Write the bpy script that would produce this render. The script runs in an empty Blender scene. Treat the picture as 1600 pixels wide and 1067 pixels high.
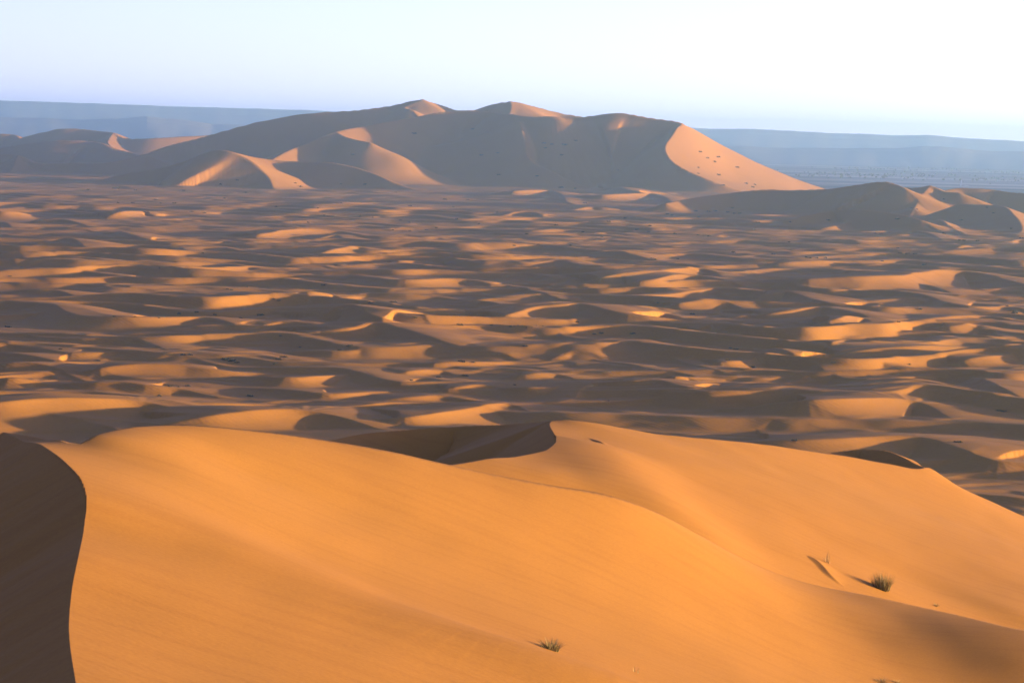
import bpy, math, random
import numpy as np

# ------------------------------------------------------------------ constants
H = 80.0                      # eye height above the dune field
F = 3764.0                    # focal length in photo pixels (1600 wide)
CU, CV = 800.0, 533.5
PITCH = math.atan((CV - 211.5) / F)
ROLL = math.radians(1.5)
SUN_AZ, SUN_EL = math.radians(90), math.radians(3.0)   # azimuth clockwise from the view direction
rng = np.random.RandomState(7)
random.seed(7)
sc = bpy.context.scene
COL = sc.collection

cp, sp = math.cos(PITCH), math.sin(PITCH)
FW = np.array([0, cp, -sp]); R0 = np.array([1.0, 0, 0]); U0 = np.array([0, sp, cp])
RT = R0 * math.cos(ROLL) + U0 * math.sin(ROLL)
UP = U0 * math.cos(ROLL) - R0 * math.sin(ROLL)

def ray(u, v):
    d = FW + RT * ((u - CU) / F) - UP * ((v - CV) / F)
    return d / d[1]
def P(u, v, D):               # the point seen at (u, v) that stands D metres down the view
    d = ray(u, v)
    return np.array([d[0] * D, D, H + d[2] * D])

# ------------------------------------------------------------------ noise
_perm = {}
def perlin(x, y, seed=0):
    if seed not in _perm:
        r = np.random.RandomState(seed + 100)
        p = r.permutation(256); a = r.rand(256) * 2 * np.pi
        _perm[seed] = (np.concatenate([p, p]), np.cos(a), np.sin(a))
    p, gx, gy = _perm[seed]
    xi = np.floor(x).astype(np.int64); yi = np.floor(y).astype(np.int64)
    xf = x - xi; yf = y - yi
    u = xf * xf * xf * (xf * (xf * 6 - 15) + 10); w = yf * yf * yf * (yf * (yf * 6 - 15) + 10)
    def g(ix, iy, dx, dy):
        h = p[p[ix & 255] + (iy & 255)]
        return gx[h] * dx + gy[h] * dy
    n00 = g(xi, yi, xf, yf); n10 = g(xi + 1, yi, xf - 1, yf)
    n01 = g(xi, yi + 1, xf, yf - 1); n11 = g(xi + 1, yi + 1, xf - 1, yf - 1)
    a = n00 + u * (n10 - n00); b = n01 + u * (n11 - n01)
    return (a + w * (b - a)) * 1.5
def sstep(a, b, x):
    t = np.clip((x - a) / (b - a), 0, 1)
    return t * t * (3 - 2 * t)
def smax(a, b, k):
    return np.maximum(a, b) + 0.25 * k * np.maximum(0, 1 - np.abs(a - b) / k) ** 2

def spline(pts, step):        # Catmull-Rom through the rows of pts, about one point per step metres
    pts = np.asarray(pts, float)
    q = np.vstack([2 * pts[0] - pts[1], pts, 2 * pts[-1] - pts[-2]])
    out = []
    for i in range(1, len(q) - 2):
        p0, p1, p2, p3 = q[i - 1], q[i], q[i + 1], q[i + 2]
        # centripetal tangents keep uneven points from overshooting
        d1 = max(np.linalg.norm(p1[:2] - p0[:2]), 1e-6) ** .5; d2 = max(np.linalg.norm(p2[:2] - p1[:2]), 1e-6) ** .5
        d3 = max(np.linalg.norm(p3[:2] - p2[:2]), 1e-6) ** .5
        m1 = ((p1 - p0) / d1 - (p2 - p0) / (d1 + d2) + (p2 - p1) / d2) * d2
        m2 = ((p2 - p1) / d2 - (p3 - p1) / (d2 + d3) + (p3 - p2) / d3) * d2
        n = max(2, int(np.linalg.norm(p2[:2] - p1[:2]) / step))
        t = np.linspace(0, 1, n, endpoint=False)[:, None]
        out.append((2*t**3-3*t**2+1)*p1 + (t**3-2*t**2+t)*m1 + (-2*t**3+3*t**2)*p2 + (t**3-t**2)*m2)
    out.append(pts[-1:])
    return np.vstack(out)

def nearest(px, py, line):    # nearest point of a polyline: distance, signed side (+ = left of travel), interpolated columns
    best = np.full(px.shape, 1e18); side = np.zeros(px.shape); val = np.zeros(px.shape + (line.shape[1] - 2,))
    for a, b in zip(line[:-1], line[1:]):
        dx, dy = b[0] - a[0], b[1] - a[1]
        L2 = dx * dx + dy * dy + 1e-12
        t = np.clip(((px - a[0]) * dx + (py - a[1]) * dy) / L2, 0, 1)
        ex = px - a[0] - t * dx; ey = py - a[1] - t * dy
        d2 = ex * ex + ey * ey
        m = d2 < best
        best[m] = d2[m]
        side[m] = (dx * ey - dy * ex)[m]
        tm = t[m][:, None]
        val[m] = a[2:] * (1 - tm) + b[2:] * tm
    return np.sqrt(best), np.sign(side), val

def in_poly(px, py, poly):
    c = np.zeros(px.shape, bool)
    for (x1, y1), (x2, y2) in zip(poly, np.roll(poly, -1, 0)):
        if y1 == y2: continue
        m = ((y1 > py) != (y2 > py)) & (px < (x2 - x1) * (py - y1) / (y2 - y1) + x1)
        c ^= m
    return c

def tps(ctrl, lam):           # thin plate spline through control points (x, y, z)
    ctrl = np.asarray(ctrl, float)
    x, y, z = ctrl.T; n = len(x); s = 20.0
    def ker(r2): return np.where(r2 > 0, r2 * np.log(r2 + 1e-12), 0)
    A = np.zeros((n + 3, n + 3))
    A[:n, :n] = ker(((x[:, None] - x) ** 2 + (y[:, None] - y) ** 2) / s / s) + np.diag(lam * np.ones(n))
    Q = np.stack([np.ones(n), x / s, y / s], 1)
    A[:n, n:] = Q; A[n:, :n] = Q.T
    w = np.linalg.solve(A, np.concatenate([z, [0, 0, 0]]))
    def ev(X, Y):
        out = w[n] + w[n + 1] * X / s + w[n + 2] * Y / s
        for i in range(n):
            out = out + w[i] * ker(((X - x[i]) ** 2 + (Y - y[i]) ** 2) / s / s)
        return out
    return ev

# ------------------------------------------------------------------ mesh helpers
def tag(o, label=None, cat=None, group=None, kind=None):
    if label: o['label'] = label
    if cat: o['category'] = cat
    if group: o['group'] = group
    if kind: o['kind'] = kind
    return o
def grid_faces(nr, nc):
    i = np.arange(nr * nc).reshape(nr, nc)
    return np.stack([i[:-1, :-1], i[:-1, 1:], i[1:, 1:], i[1:, :-1]], -1).reshape(-1, 4)
def mesh_obj(name, co, faces, mat, smooth=True):
    used = np.unique(faces)
    remap = np.full(len(co), -1, np.int64); remap[used] = np.arange(len(used))
    co = np.ascontiguousarray(co[used], dtype=np.float32); faces = remap[faces]
    k = faces.shape[1]
    me = bpy.data.meshes.new(name)
    me.vertices.add(len(co)); me.vertices.foreach_set('co', co.ravel())
    me.loops.add(faces.size); me.loops.foreach_set('vertex_index', faces.ravel().astype(np.int32))
    me.polygons.add(len(faces))
    me.polygons.foreach_set('loop_start', np.arange(0, faces.size, k, dtype=np.int32))
    me.update(calc_edges=True)
    me.polygons.foreach_set('use_smooth', np.full(len(faces), smooth))
    me.materials.append(mat)
    o = bpy.data.objects.new(name, me); COL.objects.link(o)
    return o

# ------------------------------------------------------------------ materials
def new_mat(name):
    m = bpy.data.materials.new(name); m.use_nodes = True
    nt = m.node_tree
    for n in list(nt.nodes):
        if n.type != 'OUTPUT_MATERIAL': nt.nodes.remove(n)
    out = nt.nodes['Material Output']
    b = nt.nodes.new('ShaderNodeBsdfPrincipled')
    nt.links.new(b.outputs[0], out.inputs['Surface'])
    return m, nt, b
def N(nt, t, **kw):
    n = nt.nodes.new(t)
    for k, v in kw.items():
        if k in n.inputs: n.inputs[k].default_value = v
        else: setattr(n, k, v)
    return n
def noise_node(nt, vec, scale, detail=3, rough=.55):
    n = N(nt, 'ShaderNodeTexNoise', Scale=scale, Detail=detail, Roughness=rough)
    nt.links.new(vec, n.inputs['Vector']); return n

SAND = (0.37, 0.166, 0.027)
def sand_mat(name, near):
    m, nt, b = new_mat(name)
    b.inputs['Roughness'].default_value = 0.95
    b.inputs['Specular IOR Level'].default_value = 0.12
    geo = N(nt, 'ShaderNodeNewGeometry'); pos = geo.outputs['Position']
    mp = N(nt, 'ShaderNodeMapping'); nt.links.new(pos, mp.inputs['Vector'])
    # large drifts of slightly redder and paler sand
    n1 = noise_node(nt, pos, 0.02 if near else 0.006, 4)
    ramp = N(nt, 'ShaderNodeValToRGB'); nt.links.new(n1.outputs['Fac'], ramp.inputs['Fac'])
    s = SAND
    ramp.color_ramp.elements[0].position = .3; ramp.color_ramp.elements[1].position = .7
    ramp.color_ramp.elements[0].color = (s[0] * .93, s[1] * .9, s[2] * .88, 1)
    ramp.color_ramp.elements[1].color = (s[0] * 1.04, s[1] * 1.06, s[2] * 1.08, 1)
    # faint long streaks down the slopes
    if near:
        ms = N(nt, 'ShaderNodeMapping'); ms.inputs['Rotation'].default_value = (0, 0, math.radians(38)); ms.inputs['Scale'].default_value = (.09, 1.5, .6)
        nt.links.new(pos, ms.inputs['Vector'])
        n3 = noise_node(nt, ms.outputs[0], 1.0, 4, .6)
        r3 = N(nt, 'ShaderNodeValToRGB'); nt.links.new(n3.outputs['Fac'], r3.inputs['Fac'])
        r3.color_ramp.elements[0].position = .36; r3.color_ramp.elements[1].position = .52
        r3.color_ramp.elements[0].color = (.88, .86, .84, 1)
        mx3 = N(nt, 'ShaderNodeMix', data_type='RGBA', blend_type='MULTIPLY'); mx3.inputs['Factor'].default_value = .55
        nt.links.new(ramp.outputs['Color'], mx3.inputs['A']); nt.links.new(r3.outputs['Color'], mx3.inputs['B'])
        base_out = mx3.outputs['Result']
    else:
        base_out = ramp.outputs['Color']
    # grain
    n2 = noise_node(nt, pos, 9.0 if near else 0.9, 2, .7)
    mix = N(nt, 'ShaderNodeMix', data_type='RGBA', blend_type='MULTIPLY'); mix.inputs['Factor'].default_value = .30 if near else .26
    nt.links.new(base_out, mix.inputs['A'])
    r2 = N(nt, 'ShaderNodeValToRGB'); nt.links.new(n2.outputs['Fac'], r2.inputs['Fac'])
    r2.color_ramp.elements[0].position = .25; r2.color_ramp.elements[1].position = .75
    r2.color_ramp.elements[0].color = (.45, .45, .45, 1)
    nt.links.new(r2.outputs['Color'], mix.inputs['B'])
    nt.links.new(mix.outputs['Result'], b.inputs['Base Color'])
    # wind ripples
    wob = noise_node(nt, pos, .12, 2)
    w = N(nt, 'ShaderNodeTexWave', wave_type='BANDS', bands_direction='DIAGONAL', wave_profile='SIN', Scale=1.6 if near else .25,
          Distortion=6.0, Detail=2.0)
    w.inputs['Detail Scale'].default_value = .35
    nt.links.new(pos, w.inputs['Vector'])
    mul = N(nt, 'ShaderNodeMath', operation='MULTIPLY'); nt.links.new(w.outputs['Fac'], mul.inputs[0]); nt.links.new(wob.outputs['Fac'], mul.inputs[1])
    add = N(nt, 'ShaderNodeMath', operation='MULTIPLY_ADD'); add.inputs[1].default_value = .5
    nt.links.new(n2.outputs['Fac'], add.inputs[0]); nt.links.new(mul.outputs[0], add.inputs[2])
    bump = N(nt, 'ShaderNodeBump', Strength=.15 if near else .35, Distance=.02 if near else .10)
    nt.links.new(add.outputs[0], bump.inputs['Height']); nt.links.new(bump.outputs[0], b.inputs['Normal'])
    return m
M_NEAR = sand_mat('near_sand', True)
M_FAR = sand_mat('far_sand', False)

# ------------------------------------------------------------------ near dunes
def catm(rows): return np.array([P(*r) for r in rows])

# dune A: the big sunlit dune whose crest runs towards us at the picture's left
A_edge = [(150,1250,33),(128,1120,38.5),(118,1067,42),(107,985,48),(112,920,52.5),(122,870,56),(131,820,61),(134,785,63),(125,752,66),(100,722,69.5),(60,694,75),(5,674,84)]
A_back = [(5,674,84),(40,680,81.5),(80,687.5,78.5),(112,692.5,76.6),(128,693,76.6),(136,687,77.2),(148,680,78),(165,674.5,79.5),(205,667,82),(260,664,85),(350,667.5,87.3),(430,676,89.5),(520,690,91.5),(620,708,92.8),(720,730,94.3),(850,757,96),
          (940,772,98),(985,785,99),(1040,807,100.5),(1100,839,102),(1175,878,104),(1250,907,105),(1330,925,105.5),(1400,939,105),(1500,961,103),(1600,984,100),(1720,1010,101),(1900,1050,101)]
A_in = [(1250,960,97),(1250,1040,86),(1330,1000,95.5),(1420,985,98.5),(1330,1067,87.5),(1500,988,98),(1600,1014,94.2),(1500,1040,93.9),(1600,1060,92.8),(1500,1080,91),(1600,1095,90.8),(1750,1060,93.2),(1750,1120,91.5)]
A_world = np.array([(-3,45,68.6),(2,45,67.1),(8,45,65.4),(-5,58,68.25),(0,58,66.7),(5,58,65.1),(10,58,63.6),(-7,70,68.0),(-2,70,66.4),(3,70,64.8),(8,70,63.1),(-9,81,68.2),(-4,82,66.7),(1,83,65.1),(6,85,63.1)], float)
edgeA = spline(catm(A_edge), .25); backA = spline(catm(A_back), .25)
perA = np.vstack([edgeA, backA[1:]])
ctrl = np.vstack([catm(A_edge), catm(A_back)[1:], catm(A_in), A_world])
zA = tps(ctrl, np.r_[np.full(len(A_edge) + len(A_back) - 1, 2e-6), np.full(len(A_in), .2), np.full(len(A_world), .06)])
perA[:, 2] = zA(perA[:, 0], perA[:, 1])
spur = spline(np.column_stack([catm([(190,745,74),(300,820,67),(400,880,64.6),(550,950,62.7),(700,1000,61.7),(850,1027,61.3),(1000,1061,61.2),(1150,1100,61.4)])[:, :2], [0, .12, .22, .32, .48, .62, .66, .3]]), .5)
def fold(X, Y, line, s_near, s_far):      # a soft fold of sand along a line: height in the third column
    d, sd, v = nearest(X, Y, line)
    return v[..., 0] * np.exp(-(d / np.where(sd < 0, s_near, s_far)) ** 2)
polyA = np.vstack([perA[:, :2], [[60, 90], [60, 10], [perA[0, 0], 10]]])
def dune_A(X, Y):
    poly = polyA
    z = zA(X, Y) + fold(X, Y, spur, 3.3, 3.3)
    ins = in_poly(X, Y, poly)
    o = ~ins
    d, s, val = nearest(X[o], Y[o], perA[::2])
    z[o] = val[:, 0] - .62 * d + (1 - np.exp(-d / 1.5)) * (.07 * perlin(Y[o] / .9, X[o] / 7, 8) + .10 * perlin(X[o] / 3, Y[o] / 3, 9))
    return z

def near_grid(r0, r1, dr):
    t = np.radians(np.concatenate([np.linspace(-40, -13.5, 130)[:-1], np.linspace(-13.5, 13.5, 1500), np.linspace(13.5, 40, 130)[1:]]))
    l = np.arange(math.log(r0), math.log(r1), dr)
    A, B = np.meshgrid(t, np.exp(l))
    return B * np.sin(A), B * np.cos(A)
def conform(X, Y, poly):     # slide the last inside vertex of each column onto the crest, and run the triangles' diagonals along it
    ins = in_poly(X, Y, poly)
    crest = np.zeros(X.shape, bool)
    i, j = np.nonzero(ins[:-1] != ins[1:])
    up = ins[i, j]                                   # inside vertex is the nearer one
    ii = np.where(up, i, i + 1); oo = np.where(up, i + 1, i)
    x0, y0, x1, y1 = X[ii, j].copy(), Y[ii, j].copy(), X[oo, j].copy(), Y[oo, j].copy()
    lo, hi = np.zeros(len(i)), np.ones(len(i))
    for _ in range(22):
        md = .5 * (lo + hi)
        m = in_poly(x0 + (x1 - x0) * md, y0 + (y1 - y0) * md, poly)
        lo = np.where(m, md, lo); hi = np.where(m, hi, md)
    lo = np.minimum(lo, .999)
    X[ii, j] = x0 + (x1 - x0) * lo; Y[ii, j] = y0 + (y1 - y0) * lo
    crest[ii, j] = True
    q = grid_faces(*X.shape)
    c = crest.ravel()
    sw = c[q[:, 1]] & c[q[:, 3]] & ~(c[q[:, 0]] & c[q[:, 2]])
    q[sw] = np.roll(q[sw], -1, axis=1)
    return X, Y, np.concatenate([q[:, [0, 1, 2]], q[:, [0, 2, 3]]])
X, Y = near_grid(24, 150, .0032)
X, Y, fa = conform(X, Y, polyA)
ZA = dune_A(X, Y)
ZA = ZA + .02 * perlin(X / 2.2, Y / 5.0, 3) + .05 * perlin(X / 7, Y / 9, 4)
co = np.stack([X, Y, ZA], -1).reshape(-1, 3)
keep = ZA.ravel()[fa].max(1) > 42
near_dune = tag(mesh_obj('foreground_dune', co, fa[keep], M_NEAR), kind='structure')

# dune B: the second sunlit dune, with a hollow on its shaded side
B_lip = [(640,735,108),(720,722,112),(790,714.5,117),(830,712,121),(852,709,123.5),(864,702,126),(868,694,129),(866,682,133),(861,671,137),(858,662,141),(862,658,143)]
B_sky = [(862,658,143),(870,656.6,143.5),(885,656.5,143.7),(905,658,144),(960,667,147),(1030,678,152),(1100,684,157),(1200,695,166),(1300,709,175),(1380,723,181),(1425,731.5,184),(1440,732,185.5),(1447,730,187.5),(1452,730.5,188),(1490,756,189),(1550,784,190),(1600,806,191),(1750,870,192),(1950,950,190)]
B_in = [(860,740,114),(950,700,132),(1000,770,119),(1000,720,131),(1100,830,115),(1100,760,131),(1100,715,144),(1200,870,116.5),(1200,800,130),(1200,740,148),(1300,890,120),(1300,830,133),(1300,760,155),
        (1400,925,121),(1450,870,138),(1450,800,164),(1450,920,128),(1600,860,159),(1600,910,139),(1600,955,127),(1750,960,140),(950,800,112),(1600,985,124)]
lipB = spline(catm(B_lip), .3); skyB = spline(catm(B_sky), .3)
perB = np.vstack([lipB, skyB[1:]])
zB = tps(np.vstack([catm(B_lip), catm(B_sky)[1:], catm(B_in)]), np.r_[np.full(len(B_lip) + len(B_sky) - 1, 2e-5), np.full(len(B_in), .05)])
C_crest = [(430,700,139),(520,687,148),(575,677,153),(650,669.5,156),(720,665.5,157),(800,662,154),(840,659.5,149),(860,657.8,144)]
crestC = spline(catm(C_crest), .5)
perB[:, 2] = zB(perB[:, 0], perB[:, 1])
F_crest = [(1285,709,193),(1315,705,196),(1345,702,196.5),(1380,702.5,195),(1410,713,192),(1432,725,189.5),(1446,730,188)]
crestF = spline(catm(F_crest), .5)
polyB = np.vstack([perB[:, :2], [[80, 120], [80, 95], [perB[0, 0], 95]]])
foldB = spline(np.column_stack([catm([(895,690,134),(940,725,129),(1000,770,119),(1100,832,111),(1200,880,106)])[:, :2], [.05, .45, .6, .5, .1]]), .6)
SCARPS = [[(1258,873,121,-.05),(1272,872,120.5,.12),(1284,877,119.6,.13),(1296,888,118.2,.12),(1306,896,117.4,.07),(1320,904,116.6,-.03)],
          [(918,702,136.5,-.03),(928,707,135.4,.06),(938,713,134.4,.10),(946,718,133.6,-.02)]]
scarpB = []
for sc_ in SCARPS:
    c_ = np.array([P(*r[:3]) for r in sc_]); c_[:, 2] = [max(r[3], 0.0) for r in sc_]
    scarpB.append(spline(c_, .15))
def dune_B(X, Y):
    poly = polyB
    z = zB(X, Y) + fold(X, Y, foldB, 3.6, 3.6)
    for l_ in scarpB:
        m_ = (np.abs(X - l_[:, 0].mean()) < 12) & (np.abs(Y - l_[:, 1].mean()) < 12)
        d, sd, v = nearest(X[m_], Y[m_], l_)
        h_ = v[:, 0]
        z[m_] += h_ * np.where(sd < 0, np.clip(1 - d / (3.0 * h_ + .02), 0, 1) ** 1.3, np.clip(1 - d / (9 * h_ + .1), 0, 1) ** 2)
    o = ~in_poly(X, Y, poly)
    d, s, val = nearest(X[o], Y[o], perB[::2])
    z[o] = val[:, 0] - .62 * d
    d, s, val = nearest(X, Y, crestC)
    zc = val[..., 0] - np.where(s < 0, .36 * d, .30 * d)
    floor = 57.8 + .006 * (Y - 120)
    zc = smax(zc, np.where((X < 4) & (Y < 165), floor, -50), 1.5)
    d, s, val = nearest(X, Y, crestF)
    zf = val[..., 0] - np.where(s < 0, .33, .34) * d - .9 * np.maximum(0, X - crestF[-1, 0])
    return smax(smax(z, np.where(o, zc, -50), .25), np.where(o, zf, -50), .25)
X, Y = near_grid(94, 255, .0021)
X, Y, fb = conform(X, Y, polyB)
ZB = dune_B(X, Y)
ZB = ZB + .025 * perlin(X / 2.6, Y / 5.0, 5) + .06 * perlin(X / 8, Y / 9, 6)
co = np.stack([X, Y, ZB], -1).reshape(-1, 3)
keep = (ZB.ravel()[fb].max(1) > 26) & (ZB.ravel()[fb].min(1) > 20)
mid_dune = tag(mesh_obj('middle_dune', co, fb[keep], M_NEAR), kind='structure')

# ------------------------------------------------------------------ the dune field and the great dune: one height field, cut into pieces
def base_z(D):
    t = np.clip((480 - D) / 330, 0, 1)
    return 46 * t ** 1.6
T0, T1, NT = math.radians(-19), math.radians(19), 1500
RA, RB = 215.0, 6200.0
tt = np.linspace(T0, T1, NT); lr = np.concatenate([np.linspace(math.log(RA), math.log(520), 90)[:-1], np.linspace(math.log(520), math.log(RB), 1980)])
NR = len(lr)
TT, LR = np.meshgrid(tt, lr)
RR = np.exp(LR); GX = RR * np.sin(TT); GY = RR * np.cos(TT)

def tile(u0, v0): return lambda x, y: (u0 + x / 3.9525, v0 + y / 3.9525)
TL = {1: tile(0,130), 2: tile(400,130), 3: tile(800,130), 4: tile(1200,130), 5: tile(0,380), 6: tile(400,380), 7: tile(800,380), 8: tile(1200,380),
      0: lambda x, y: (x, y)}

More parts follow.
